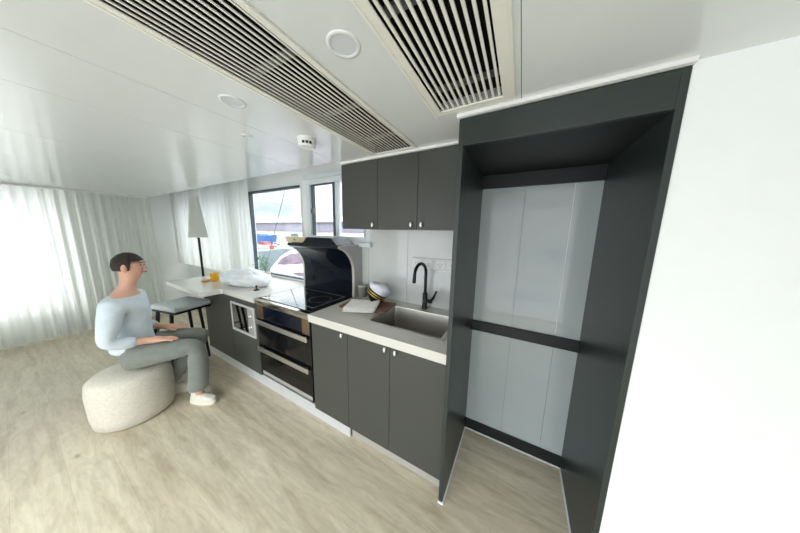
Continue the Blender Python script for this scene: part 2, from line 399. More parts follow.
# ================================================================== CEILING FITTINGS
def vent(V, n, blade, end_w, side_w, label, struts):
    x0, x1, y0, y1 = V
    root = thing('ceiling_vent', ((x0+x1)/2, (y0+y1)/2, CZ), label, 'vent', None)
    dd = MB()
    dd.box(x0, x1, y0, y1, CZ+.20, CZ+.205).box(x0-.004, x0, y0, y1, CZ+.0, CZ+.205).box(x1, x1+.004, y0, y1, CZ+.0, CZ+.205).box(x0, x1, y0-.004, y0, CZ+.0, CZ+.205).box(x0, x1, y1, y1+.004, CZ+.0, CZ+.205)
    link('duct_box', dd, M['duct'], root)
    fr = MB(); e = .004; z0 = CZ-.006
    fr.bbox(x0-side_w[0], x0, y0-.03, y1+end_w, z0, CZ, .0025).bbox(x1, x1+side_w[1], y0-.03, y1+end_w, z0, CZ, .0025)
    fr.bbox(x0-.001, x1+.001, y1, y1+end_w, z0, CZ, .0025).bbox(x0-.001, x1+.001, y0-.03, y0, z0, CZ, .0025)
    fr.bbox(x0-side_w[0]-.006, x0-side_w[0]+.002, y0-.03, y1+end_w+.006, z0-.003, CZ, .0015).bbox(x1+side_w[1]-.002, x1+side_w[1]+.006, y0-.03, y1+end_w+.006, z0-.003, CZ, .0015)
    link('frame', fr, M['vent_white'], root)
    p = (x1-x0)/n
    for k in range(n):
        c = x0+(k+.5)*p
        link('slat', MB().box(c-blade/2, c+blade/2, y0+.001, y1-.001, CZ-.001, CZ+blade*.45), M['vent_white'], root)
    for y in struts:
        link('cross_bar', MB().box(x0, x1, y-.012, y+.012, CZ+.022, CZ+.032), M['strut'], root)
    return root
vent(V1, 13, .0054, .016, (.018, .016), 'long white slatted ceiling grille nearest the windows, ending at the wall cabinets', (-.1, .491, .80, 1.1))
vent(V2, 11, .0080, .030, (.026, .036), 'white slatted ceiling grille ending near the tall fridge alcove', (.0, .526, .866))

def downlight(x, y, r, label):
    root = thing('downlight', (x, y, CZ), label, 'downlight', 'round recessed ceiling downlights')
    z = CZ
    link('bezel', MB().lathe([(r*.74, z), (r*.74, z-.002), (r*.80, z-.004), (r*.97, z-.003), (r, z-.001), (r, z)], x, y, 48, cap=False), M['ceiling'], root, smooth=50)
    link('diffuser', MB().lathe([(.0005, z-.0012), (r*.74, z-.0012), (r*.74, z-.0002)], x, y, 48), M['diffuser'], root, smooth=50)
downlight(-.478, .520, .047, 'round white downlight between the two ceiling grilles')
downlight(-1.068, .512, .046, 'round white downlight left of the long ceiling grille')
downlight(-1.372, .715, .029, 'small faint round downlight beyond the ceiling joint')

sd = thing('smoke_detector', (-1.105, .89, CZ), 'round white smoke detector hanging under the ceiling near the wall cabinets', 'smoke detector')
link('base', MB().lathe([(.050, CZ), (.050, CZ-.008)], -1.105, .89, 40), M['white_plastic'], sd, smooth=40)
link('body', MB().lathe([(.046, CZ-.008), (.048, CZ-.014), (.047, CZ-.036), (.038, CZ-.045), (.001, CZ-.046)], -1.105, .89, 40), M['white_plastic'], sd, smooth=40)
for k in range(3):
    a = math.radians(-62+22*k); c = Vector((-1.105+.0465*math.cos(a), .89+.0465*math.sin(a), CZ-.030))
    link('slot', MB().bbox(-.004, .004, -.0065, .0065, -.0065, .0065, .001, 1, Matrix.Translation(c) @ Matrix.Rotation(a, 4, 'Z')), M['black_plastic'], sd)

# ================================================================== CABINETS
def knob(x, y, z, parent):
    """drop-shaped pearl knob on a short chrome neck"""
    k = MB(); mx = Matrix.Translation((x, y, z))
    k.lathe([(.004, 0), (.004, .012)], n=12, mx=mx @ Matrix.Rotation(PI/2, 4, 'X'))
    k.ball((x, y-.017, z-.003), .0105, .85, .7, 1.6, 8)
    return link('knob', k, M['knob'], parent, smooth=60)

def wall_cab(x0, x1, doors, label):
    z0, z1 = 1.574, 2.047
    root = thing('wall_cabinet', ((x0+x1)/2, 1.515, z0), label, 'cabinet', None)
    link('carcass', MB().bbox(x0+.0005, x1-.0005, 1.318, YW-.001, z0, z1, .001, 1), M['charcoal'], root)
    for a, b, kx in doors:
        dr = link('door', MB().bbox(a+.0012, b-.0012, 1.299, 1.317, z0-.002, z1-.001, .0015, 2), M['charcoal'], root)
        knob(kx, 1.299, 1.606, dr)
wall_cab(-1.243, -.909, [(-1.243, -.909, -.944)], 'single-door charcoal wall cabinet nearest the window')
wall_cab(-.909, -.287, [(-.909, -.599, -.636), (-.599, -.287, -.564)], 'double-door charcoal wall cabinet above the tap')

def base_cab(x0, x1, doors, zb, label, z1=.853):
    root = thing('base_cabinet', ((x0+x1)/2, 1.4, zb), label, 'cabinet', None)
    b = MB(); e = .018
    b.box(x0, x0+e, 1.09, YW-.01, zb+.03, z1).box(x1-e, x1, 1.09, YW-.01, zb+.03, z1).box(x0+e, x1-e, 1.09, YW-.01, zb+.03, zb+.048).box(x0+e, x1-e, YW-.028, YW-.01, zb+.048, z1)
    link('carcass', b, M['charcoal'], root)
    for a, c, kx in doors:
        dr = link('door', MB().bbox(a+.0012, c-.0012, 1.070, 1.089, zb, z1, .0015, 2), M['charcoal'], root)
        knob(kx, 1.070, .83, dr)
base_cab(-1.372, -1.002, [(-1.372, -1.002, -1.045)], .096, 'single-door charcoal base cabinet right of the oven')
base_cab(-1.001, -.288, [(-1.001, -.651, -.683), (-.651, -.288, -.608)], .096, 'double-door charcoal base cabinet under the sink')
# microwave unit and blank end unit
mc = thing('microwave_cabinet', (-2.4, 1.4, .11), 'charcoal base unit housing the built-in microwave', 'cabinet')
MWX0, MWX1, MWZ0, MWZ1 = -2.60, -2.19, .515, .79
b = MB(); b.box(-2.652, -2.634, 1.09, YW-.01, .13, .853).box(-2.166, -2.148, 1.09, YW-.01, .13, .853).box(-2.634, -2.166, 1.09, YW-.01, .13, .148)
link('carcass', b, M['charcoal'], mc)
fa = wall_xz(MB(), -2.651, -2.147, .478, .853, 1.070, 1.089, [(MWX0, MWX1, MWZ0, MWZ1)])
link('fascia', fa, M['charcoal'], mc)
link('door', MB().bbox(-2.651, -2.147, 1.070, 1.089, .111, .474, .0015), M['charcoal'], mc)
mw = thing('microwave', (-2.395, 1.3, MWZ0), 'built-in microwave with silver trim frame left of the oven', 'microwave')
link('body', MB().box(MWX0+.006, MWX1-.006, 1.085, 1.45, MWZ0+.006, MWZ1-.006), M['matt_black'], mw)
fr = MB(); o = .018; w = .02
X0, X1, Z0, Z1 = MWX0-o, MWX1+o, MWZ0-o, MWZ1+o
fr.bbox(X0, X1, 1.056, 1.0695, Z1-w, Z1).bbox(X0, X1, 1.056, 1.0695, Z0, Z0+w*1.3).bbox(X0, X0+w, 1.056, 1.0695, Z0+.02, Z1-.018).bbox(X1-w, X1, 1.056, 1.0695, Z0+.02, Z1-.018)
link('trim_frame', fr, M['alu'], mw)
link('door', MB().bbox(MWX0+.004, -2.30, 1.060, 1.083, MWZ0+.012, MWZ1-.004, .002), M['black_glass'], mw)
cp = link('control_panel', MB().bbox(-2.298, MWX1-.004, 1.060, 1.083, MWZ0+.012, MWZ1-.004, .002), M['alu2'], mw)
for z in (.60, .71):
    link('dial', MB().lathe([(.021, 0), (.021, .004), (.015, .006), (.014, .018), (.012, .02)], n=28, mx=Matrix.Translation((-2.246, 1.060, z)) @ Matrix.Rotation(PI/2, 4, 'X')), M['chrome'], cp, smooth=40)
ec = thing('base_cabinet', (-2.97, 1.4, .11), 'plain charcoal end unit under the worktop overhang', 'cabinet')
link('carcass', MB().box(-3.29, -2.655, 1.09, YW-.01, .13, .853), M['charcoal'], ec)
link('front_panel', MB().bbox(-3.29, -2.654, 1.070, 1.089, .111, .853, .0015), M['charcoal'], ec)

# worktops
SX0, SX1, SY0, SY1 = -.925, -.362, 1.192, 1.588
def top_plate(mb, x0, x1, y0, y1, z0, z1, hole=None):
    if not hole: mb.bbox(x0, x1, y0, y1, z0, z1, .004, 3); return mb
    a, b, c, d_ = hole
    out = [(x0, y0), (x1, y0), (x1, y1), (x0, y1)]; inn = [(a, c), (b, c), (b, d_), (a, d_)]
    vs = [(x, y, z) for z in (z0, z1) for x, y in out+inn]; fs = []
    for i in range(4):
        j = (i+1) % 4
        fs += [(8+i, 8+j, 12+j, 12+i), (i, 4+i, 4+j, j), (i, j, 8+j, 8+i), (4+i, 12+i, 12+j, 4+j)]
    return mb.add(vs, fs)
tag(link('worktop', top_plate(MB(), -1.381, -.287, 1.052, YW-.001, .857, .915, (SX0, SX1, SY0, SY1)), M['stone'], smooth=30),
    'pale quartz worktop holding the sink', 'worktop')
lt = MB(); lt.prism_z([(-2.146, 1.052), (-2.146, YW-.001), (-3.72, YW-.001), (-3.72, .87), (-2.80, .87), (-2.77, .88), (-2.76, .91), (-2.76, 1.03), (-2.74, 1.052)], .868, .915)
tag(link('worktop', lt, M['stone']), 'pale left worktop with breakfast overhang under the plastic bag', 'worktop')

# sink
sk = thing('sink', ((SX0+SX1)/2, (SY0+SY1)/2, .72), 'square stainless steel sink set in the quartz worktop', 'sink')
def ring(x0, x1, y0, y1, r, z, n=6):
    out = []
    for cx, cy, a0 in ((x1-r, y0+r, -90), (x1-r, y1-r, 0), (x0+r, y1-r, 90), (x0+r, y0+r, 180)):
        for k in range(n+1):
            a = math.radians(a0+90*k/n); out.append((cx+r*math.cos(a), cy+r*math.sin(a), z))
    return out
rings = [ring(SX0-.012, SX1+.012, SY0-.012, SY1+.012, .012, .9165), ring(SX0-.011, SX1+.011, SY0-.011, SY1+.011, .012, .9182),
         ring(SX0+.012, SX1-.012, SY0+.012, SY1-.012, .016, .9182), ring(SX0+.014, SX1-.014, SY0+.014, SY1-.014, .018, .912),
         ring(SX0+.016, SX1-.016, SY0+.016, SY1-.016, .02, .735), ring(SX0+.03, SX1-.03, SY0+.03, SY1-.03, .03, .722),
         ring(-.70, -.60, 1.34, 1.44, .049, .717)]
bm_ = MB(); n = len(rings[0]); vs = [p for r in rings for p in r]; fs = []
for i in range(len(rings)-1):
    for k in range(n): fs.append((i*n+k, i*n+(k+1) % n, (i+1)*n+(k+1) % n, (i+1)*n+k))
bm_.add(vs, fs)
link('basin', bm_, M['sink_steel'], sk, smooth=40)
link('drain', MB().lathe([(.055, .718), (.05, .721), (.035, .719), (.034, .712), (.001, .712)], -.65, 1.39, 32), M['steel'], sk, smooth=40)

# tap
tx, ty = -.665, 1.652
tp = thing('kitchen_tap', (tx, ty, .915), 'matt black gooseneck tap behind the sink', 'tap')
link('base', MB().lathe([(.024, .9155), (.024, .922), (.021, .926), (.021, 1.045), (.018, 1.052), (.0135, 1.056)], tx, ty, 28), M['matt_black'], tp, smooth=40)
pts = [(tx, ty, 1.05), (tx, ty, 1.15), (tx, ty, 1.225)]
dr = Vector((-.18, -.98, 0)).normalized(); R_ = .080
for k in range(1, 13):
    a = PI*k/12*.94; pts.append((tx+dr.x*(R_-R_*math.cos(a)), ty+dr.y*(R_-R_*math.cos(a)), 1.225+R_*1.05*math.sin(a)))
p = Vector(pts[-1]); pts.append(tuple(p+Vector((dr.x*.004, dr.y*.004, -.04)))); pts.append(tuple(p+Vector((dr.x*.008, dr.y*.008, -.075))))
link('spout', MB().tube(pts, [.0125]*(len(pts)-2)+[.0135, .0135], 16), M['matt_black'], tp, smooth=50)
hd = MB().tube([(tx+.015, ty, .988), (tx+.062, ty-.004, .988)], .0155, 16)
hd.tube([(tx+.052, ty-.004, .990), (tx+.075, ty-.008, 1.02), (tx+.104, ty-.014, 1.085)], [.011, .010, .008], 12)
link('lever', hd, M['matt_black'], tp, smooth=50)
link('collar', MB().lathe([(.0225, .978), (.0228, .984), (.0225, .990)], tx, ty, 28), M['chrome'], tp, smooth=50)

# soap bottle half hidden by the tall panel
sb = thing('soap_bottle', (-.40, 1.635, .915), 'black soap dispenser bottle at the alcove end of the worktop', 'bottle')
link('bottle_body', MB().lathe([(.027, .9155), (.029, .92), (.029, 1.01), (.024, 1.03), (.011, 1.04), (.011, 1.052)], -.40, 1.635, 28), M['black_plastic'], sb, smooth=40)
link('pump', MB().lathe([(.012, 1.052), (.012, 1.064), (.005, 1.066), (.005, 1.086), (.011, 1.088), (.011, 1.098)], -.40, 1.635, 20).bbox(-.446, -.40, 1.628, 1.642, 1.087, 1.097, .003), M['black_plastic'], sb, smooth=40)

# socket strip with four outlets
ss = thing('socket_strip', (-.615, YW-.02, 1.25), 'white four-gang socket strip on the splashback above the tap', 'socket')
link('backplate', MB().bbox(-.825, -.405, YW-.018, YW-.0065, 1.248, 1.342, .003), M['white_plastic'], ss)
for k in range(4):
    cx = -.772+k*.104
    pl = link('outlet', MB().bbox(cx-.046, cx+.046, YW-.0235, YW-.0185, 1.255, 1.335, .002), M['white_plastic'], ss)
    sw = MB()
    for dx, dz, wx, wz in ((-.012, .005, .0025, .005), (.012, .005, .0025, .005), (0, -.014, .0028, .006)):
        sw.bbox(cx+dx-wx, cx+dx+wx, YW-.0245, YW-.0236, 1.29+dz-wz, 1.29+dz+wz, .0004, 1)
    plabel(link('pin_slots', sw, M['strut'], pl), 'dark pin slots')
    link('rocker', MB().bbox(cx+.022, cx+.034, YW-.027, YW-.0236, 1.298, 1.322, .001), M['white_plastic'], pl)

# ================================================================== INTEGRATED COOKER WITH CURVED HOOD
CX0, CX1 = -2.137, -1.387
ck = thing('range_cooker', (-1.76, 1.35, .13), 'black glass range cooker with curved dark splash hood', 'cooker')
link('body', MB().box(CX0+.004, CX1-.004, 1.092, 1.70, .13, .855), M['matt_black'], ck)
link('front_edge', MB().bbox(CX0, CX1, 1.056, 1.10, .862, .914, .006, 3), M['mirror_steel'], ck, smooth=30)
# control strip: dark glass, ends coloured bronze to imitate beige reflections
link('control_strip', MB().bbox(CX0+.10, CX1-.10, 1.070, 1.091, .724, .858, .002), M['hood_glass'], ck)
for a, b_ in ((CX0+.002, CX0+.099), (CX1-.099, CX1-.012)):
    plabel(link('reflection_plate', MB().bbox(a, b_, 1.069, 1.091, .724, .858, .002), M['bronze'], ck), 'bronze-toned end of control strip imitating a reflection')
def front(name, z0, z1, m):
    dr = link(name, MB().bbox(CX0+.002, CX1-.012, 1.070, 1.091, z0, z1, .002), m, ck)
    h = MB().bbox(CX0+.008, CX1-.016, 1.040, 1.052, z1-.046, z1-.004, .004, 3)
    for x in (CX0+.05, CX1-.06): h.box(x-.008, x+.008, 1.05, 1.071, z1-.034, z1-.016)
    plabel(link('handle', h, M['steel'], dr), 'broad steel bar handle')
front('oven_door', .452, .722, M['drawer_glass'])
front('drawer', .182, .449, M['drawer_glass'])
link('kick_strip', MB().bbox(CX0+.004, CX1-.012, 1.078, 1.09, .135, .176, .002), M['alu2'], ck)
link('side_strip', MB().bbox(CX1-.011, CX1, 1.070, 1.091, .135, .858, .001, 1), M['matt_black'], ck)
hb = link('hob', MB().bbox(CX0, CX1, 1.101, 1.60, .903, .917, .003, 2), M['black_glass'], ck)
ln = MB(); hx0, hx1, hy0, hy1 = CX0+.06, CX1-.075, 1.165, 1.545
for q in ((hx0, hx1, hy0, hy0+.003), (hx0, hx1, hy1-.003, hy1), (hx0, hx0+.003, hy0, hy1), (hx1-.003, hx1, hy0, hy1)): ln.box(q[0], q[1], q[2], q[3], .917, .9176)
plabel(link('border_line', ln, M['pale_metal'], hb), 'thin pale border line printed on the hob')
for cx in (-1.94, -1.60):
    rg = MB(); n = 48; vs = []; fs = []
    for k in range(n):
        a = 2*PI*k/n
        for r in (.098, .1005): vs.append((cx+r*math.cos(a), 1.36+r*math.sin(a), .9178))
    for k in range(n): fs.append((2*k, 2*k+1, (2*k+3) % (2*n), (2*k+2) % (2*n)))
    link('burner_ring', rg.add(vs, fs), M['side_grey'], hb)
# hood: solid side profile, glass skin over the concave front, pale trims along both ends
curve = [(1.598, .917), (1.601, 1.02), (1.602, 1.12), (1.600, 1.18), (1.592, 1.225), (1.575, 1.27), (1.548, 1.312), (1.512, 1.350), (1.468, 1.380), (1.420, 1.398)]
prof = curve+[(1.412, 1.408), (1.418, 1.418), (1.50, 1.425), (1.723, 1.425), (1.723, .917)]
hood = link('hood', MB().prism_x(prof, CX0+.004, CX1-.004), M['side_grey'], ck, smooth=30)
gl = MB(); vs = []; fs = []
for y, z in curve: vs += [(CX0+.024, y-.004, z), (CX1-.024, y-.004, z)]
for i in range(len(curve)-1): fs.append((2*i, 2*i+1, 2*i+3, 2*i+2))
k0 = len(vs)
for y, z in curve: vs += [(CX0+.024, y+.001, z+.001), (CX1-.024, y+.001, z+.001)]
for i in range(len(curve)-1): fs.append((k0+2*i, k0+2*i+2, k0+2*i+3, k0+2*i+1))
m_ = len(curve)-1
fs += [(0, k0, k0+1, 1), (2*m_, 2*m_+1, k0+2*m_+1, k0+2*m_)]
for i in range(m_): fs += [(2*i, 2*i+2, k0+2*i+2, k0+2*i), (2*i+1, k0+2*i+1, k0+2*i+3, 2*i+3)]
plabel(link('splash_panel', gl.add(vs, fs), M['hood_glass'], hood, smooth=40), 'midnight blue-black curved glass')
for a, b_ in ((CX0, CX0+.024), (CX1-.024, CX1)):
    tr = MB(); vs = []; fs = []
    for y, z in curve: vs += [(a, y-.007, z), (b_, y-.007, z), (b_, y+.004, z+.002), (a, y+.004, z+.002)]
    for i in range(len(curve)-1):
        for q in range(4): fs.append((4*i+q, 4*i+(q+1) % 4, 4*i+4+(q+1) % 4, 4*i+4+q))
    fs += [(0, 3, 2, 1), tuple(4*m_+q for q in range(4))]
    plabel(link('edge_trim', tr.add(vs, fs), M['pale_metal'], hood, smooth=40), 'pale curved metal trim')
# dark tapered fan housing on top
fh = MB()
zb, zt = 1.4255, 1.488
zb = 1.428
vs = [(-1.90, 1.42, zb), (-1.43, 1.42, zb), (-1.43, 1.66, zb), (-1.90, 1.66, zb), (-1.87, 1.455, zt), (-1.54, 1.455, zt), (-1.54, 1.64, zt), (-1.87, 1.64, zt)]
fh.add(vs, [(0, 3, 2, 1), (4, 5, 6, 7), (0, 1, 5, 4), (1, 2, 6, 5), (2, 3, 7, 6), (3, 0, 4, 7)])
link('fan_housing', fh, M['navy_enamel'], hood)
link('top_cover', MB().bbox(CX0+.026, CX1-.026, 1.404, 1.60, 1.4005, 1.4275, .003).bbox(CX0+.026, CX1-.026, 1.47, 1.60, 1.4, 1.4275, .002), M['navy_enamel'], hood)
wb_ = thing('wooden_box', (-2.06, 1.5, 1.4255), 'small pale wooden box on the window end of the stove hood', 'box')
link('box_body', MB().bbox(-2.20, -1.905, 1.45, 1.56, 1.429, 1.475, .003), M['beige_box'], wb_)
link('lid', MB().bbox(-2.203, -1.902, 1.447, 1.563, 1.4755, 1.488, .003), M['beige_box'], wb_)
link('catch', MB().bbox(-2.065, -2.05, 1.444, 1.449, 1.455, 1.468, .001, 1), M['matt_black'], wb_)

# ================================================================== THINGS ON THE WORKTOPS
cbd = MB(); cbd.bbox(-.22, .20, -.14, .11, 0, .018, .006, 3, Matrix.Translation((-1.10, 1.465, .9155)) @ Matrix.Rotation(math.radians(10), 4, 'Z'))
tag(link('chopping_board', cbd, M['walnut'], loc=(-1.10, 1.465, .9155), smooth=40), 'dark walnut board lying under the folded white cloth', 'chopping board')

def cloth_pad(cx, cy, z, w, d_, h, rz, seed, layers=3):
    """folded cloth: rounded slabs stacked with soft wrinkles"""
    mb = MB(); mx = Matrix.Translation((cx, cy, z)) @ Matrix.Rotation(rz, 4, 'Z')
    nx, ny = 22, 16
    for L in range(layers):
        z0 = h*L/layers; z1 = h*(L+1)/layers
        ox = random.uniform(-.008, .008); oy = random.uniform(-.006, .006)
        vs = []; fs = []
        for side in (0, 1):
            for j in range(ny+1):
                for i in range(nx+1):
                    u, v = i/nx*2-1, j/ny*2-1
                    e = (1-max(abs(u), abs(v))**6)
                    zz = (z0+z1)/2+(1 if side else -1)*(z1-z0)/2*(e**.5 if e > 0 else 0)
                    q = noise.noise(Vector((u*2.2, v*2.2, seed+L)))*.006*(L+1)/layers
                    vs.append((u*w/2+ox, v*d_/2+oy, max(.0006, zz+q*side)))
            b0 = side*(nx+1)*(ny+1)
            for j in range(ny):
                for i in range(nx):
                    a = b0+j*(nx+1)+i; f = (a, a+1, a+nx+2, a+nx+1); fs.append(f if side else f[::-1])
        mb.add(vs, fs, mx)
    bm = bmesh.new(); me = bpy.data.meshes.new('t'); me.from_pydata(mb.v, [], mb.f); bm.from_mesh(me)
    bmesh.ops.remove_doubles(bm, verts=bm.verts[:], dist=1e-5)
    bm.verts.index_update(); out = MB(); out.add([v.co[:] for v in bm.verts], [[v.index for v in f.verts] for f in bm.faces]); bm.free(); bpy.data.meshes.remove(me)
    return out
tag(link('folded_cloth', cloth_pad(-1.095, 1.355, .934, .25, .25, .034, math.radians(24), 3), M['linen'], loc=(-1.095, 1.355, .934), smooth=60),
    'folded white cloth lying on the dark board', 'cloth')

# captain's cap leaning on the cloth
CM = Matrix.Translation((-1.098, 1.560, 1.004)) @ Matrix.Rotation(math.radians(30), 4, 'Y') @ Matrix.Rotation(math.radians(-16), 4, 'X') @ Matrix.Rotation(math.radians(-35), 4, 'Z')
cap = thing('captain_cap', (-1.098, 1.56, .935), 'white captain cap with black and gold band leaning behind the cloth', 'cap')
link('band', MB().lathe([(.083, -.034), (.090, -.034), (.091, 0), (.090, .026), (.083, .026)], n=48, mx=CM, cap=False), M['cap_black'], cap, smooth=50)
for z in (-.012, .008):
    plabel(link('gold_stripe', MB().lathe([(.0915, z-.0036), (.0925, z), (.0915, z+.0036)], n=48, mx=CM, cap=False), M['gold'], cap, smooth=60), 'gold braid stripe')
cr = MB(); prof_c = [(.088, .022), (.095, .036), (.104, .056), (.103, .064), (.092, .074), (.060, .080), (.001, .078)]
n = 48; vs = []; fs = []
for r, z in prof_c:
    for k in range(n):
        a = 2*PI*k/n; lift = .03*max(0, math.cos(a))*(z-.02)/.046+.004*math.sin(5*a)*(r > .09)
        vs.append((r*math.cos(a), r*math.sin(a), z+lift))
for i in range(len(prof_c)-1):
    for k in range(n): a, b = i*n+k, i*n+(k+1) % n; fs.append((a, b, b+n, a+n))
link('crown', cr.add(vs, fs, CM), M['cap_white'], cap, smooth=70)
vz = MB(); vs = []; fs = []; n = 18
for s_ in (0, 1):
    for k in range(n+1):
        a = math.radians(-58+116*k/n)
        out_r = .088+.052*math.cos(a*1.35)**.8 if abs(a*1.35) < PI/2 else .088
        vs.append((.087*math.cos(a), .087*math.sin(a), -.026-.003*s_)); vs.append((out_r*math.cos(a), out_r*math.sin(a), -.026-.024*((out_r-.088)/.052)-.003*s_))
q = 2*(n+1)
for k in range(n):
    fs.append((2*k, 2*k+1, 2*k+3, 2*k+2)); fs.append((q+2*k, q+2*k+2, q+2*k+3, q+2*k+1)); fs.append((2*k+1, q+2*k+1, q+2*k+3, 2*k+3))
link('visor', vz.add(vs, fs, CM), M['black_plastic'], cap, smooth=60)

cn = thing('canister', (-1.338, 1.655, .915), 'round sage-grey canister beside the stove hood', 'canister')
link('jar_body', MB().lathe([(.040, .9155), (.043, .92), (.043, 1.012), (.041, 1.016)], -1.338, 1.655, 36), M['canister'], cn, smooth=40)
link('lid', MB().lathe([(.0435, 1.0165), (.0435, 1.026), (.040, 1.030), (.001, 1.030)], -1.338, 1.655, 36), M['canister_lid'], cn, smooth=40)

# crumpled white plastic bag
bg = MB(); nu, nv = 72, 36; vs = []; fs = []
for j in range(nv+1):
    th = PI*j/nv
    for i in range(nu):
        ph = 2*PI*i/nu
        d0 = Vector((math.sin(th)*math.cos(ph), math.sin(th)*math.sin(ph), math.cos(th)))
        rr = 1+.22*noise.noise(d0*1.6+Vector((4, 1, 2)))+.14*abs(noise.noise(d0*4.2))+.07*abs(noise.noise(d0*9.0))
        x, y, z = d0.x*.265*rr, d0.y*.185*rr, d0.z*.100*rr+.082
        x += .10*max(0, d0.x)**4*(1 if d0.z < .6 else .4)
        z = max(.001, z-.05*max(0, d0.x)**2)
        vs.append((-2.80+x*math.cos(.25)-y*math.sin(.25), 1.30+x*math.sin(.25)+y*math.cos(.25), .9155+z))
for j in range(nv):
    for i in range(nu):
        a, b = j*nu+i, j*nu+(i+1) % nu; fs.append((a, b, b+nu, a+nu))
tag(link('plastic_bag', bg.add(vs, fs), M['bag'], loc=(-2.80, 1.30, .9155), smooth=70), 'crumpled white plastic bag on the left worktop', 'plastic bag')

st = thing('bottle_stopper', (-2.415, 1.225, .915), 'tiny black stopper standing in front of the plastic bag', 'stopper')
link('foot', MB().lathe([(.028, .9155), (.027, .922), (.008, .927)], -2.415, 1.225, 24), M['black_plastic'], st, smooth=50)
link('stem', MB().lathe([(.006, .927), (.006, .948), (.011, .954), (.009, .966), (.002, .968)], -2.415, 1.225, 20), M['black_plastic'], st, smooth=50)

cu = MB().lathe([(.038, .9155), (.040, .918), (.052, 1.012), (.050, 1.014), (.0485, 1.012), (.037, .922), (.001, .921)], -3.262, 1.19, 32)
tag(link('glass_tumbler', cu, M['orange_glass'], loc=(-3.262, 1.19, .9155), smooth=50), 'orange glass tumbler standing on the left worktop', 'tumbler')
di = MB().lathe([(.030, .9155), (.036, .918), (.050, .936), (.048, .938), (.034, .922), (.001, .921)], -3.31, 1.115, 32)
tag(link('glass_dish', di, M['amber_dish'], loc=(-3.31, 1.115, .9155), smooth=50), 'shallow amber glass dish beside the tumbler', 'dish')

# potted plant on the window ledge
pp = thing('potted_plant', (-2.97, 1.655, .915), 'small leafy green plant in the corner of the large window', 'plant')
link('pot', MB().lathe([(.036, .9155), (.040, .918), (.050, .985), (.053, .988), (.053, 1.0), (.047, 1.0), (.045, .985), (.001, .983)], -2.97, 1.652, 28), M['pot'], pp, smooth=40)
link('soil', MB().lathe([(.046, .984), (.001, .990)], -2.97, 1.652, 20), M['soil'], pp, smooth=50)
lf = MB(); rng = random.Random(5)
for k in range(46):
    a = rng.uniform(0, 2*PI); el = rng.uniform(.4, 1.4); L = rng.uniform(.08, .25)
    bx = Vector((-2.97, 1.640, .99)); dv = Vector((math.cos(a)*math.cos(el), -abs(math.sin(a))*math.cos(el)*.7+.05, math.sin(el)))
    tip = bx+dv*L; w = rng.uniform(.014, .024); ll = rng.uniform(.035, .055)
    ax = Vector((math.cos(a), math.sin(a)*.6-.3, rng.uniform(-.3, .5))).normalized(); sd_ = ax.cross(Vector((0, 0, 1))).normalized(); nn = sd_.cross(ax)
    pt = [tip, tip+ax*ll*.35+sd_*w/2+nn*.004, tip+ax*ll, tip+ax*ll*.35-sd_*w/2+nn*.004, tip+ax*ll*.4-nn*.003]
    for q in pt: q.y = min(q.y, 1.712)
    lf.add([tuple(q) for q in pt], [(0, 1, 4), (1, 2, 4), (2, 3, 4), (3, 0, 4)])
    if k % 3 == 0: lf.tube([tuple(bx), tuple(bx*.5+tip*.5+Vector((0, 0, .008))), tuple(tip)], .0015, 5)
link('foliage', lf, M['leaf'], pp)

# ================================================================== TALL FRIDGE ALCOVE
EX0, EX1, EY0, EY1 = -.262, .370, 1.03, 1.63
al = thing('fridge_alcove', (.054, 1.33, 0), 'tall dark slate fridge alcove with blue-grey gloss back', 'alcove')
lp = link('side_panel', MB().bbox(EX0-.022, EX0, EY0, EY1+.09, .012, 2.045, .0015), M['surround'], al)
link('side_panel', MB().bbox(EX1, EX1+.020, EY0, EY1+.09, .012, 2.045, .0015), M['surround'], al)
link('header', MB().bbox(EX0, EX1, EY0, EY0+.02, 1.935, 2.045, .0015), M['surround'], al)
link('top_panel', MB().box(EX0, EX1, EY0+.02, EY1, 1.937, 1.955), M['beam'], al)
bk = MB(); g2 = .0008
for a, b_ in ((EX0, -.003), (-.003, .245), (.245, EX1)): bk.box(a+(g2 if a > EX0 else 0), b_-(g2 if b_ < EX1 else 0), EY1, EY1+.012, .07, 1.937)
bp_ = plabel(link('back_panel', bk, M['grey_gloss'], al), 'glossy blue-grey back sheets')
plabel(link('joint_glint', MB().bbox(.2435, .2475, EY1-.003, EY1, .93, 1.852, .0008, 1), M['alu'], bp_), 'bright strip imitating a reflection streak at the right joint')  # added bright strip stands in for a window reflection streak
link('backing', MB().box(EX0, EX1, EY1+.013, EY1+.02, .02, 1.937), M['seam'], al)
for z0, z1, y0 in ((1.853, 1.936, 1.605), (.842, .915, 1.612), (.004, .084, 1.618)):
    plabel(link('cross_rail', MB().bbox(EX0, EX1, y0, EY1-.001, z0, z1, .001, 1), M['beam'], al), 'near-black rail across the back')
plabel(link('screw', MB().lathe([(.005, 0), (.005, .0015), (.002, .002)], n=16, mx=Matrix.Translation((EX0+.0003, 1.052, 1.925)) @ Matrix.Rotation(PI/2, 4, 'Y')), M['chrome'], al), 'small chrome screw')
tf = MB(); tf.box(EX0, EX0+.007, EY0, 1.617, 0.0005, .006).box(EX1-.007, EX1, EY0, 1.617, 0.0005, .006).box(EX0, EX1, 1.609, 1.617, 0.0005, .006)
tf.bbox(EX0-.024, EX0+.006, EY0-.005, EY0+.006, .0005, .012, .001, 1)
plabel(link('floor_bead', tf, M['frame_white'], al), 'thin white bead along the floor')

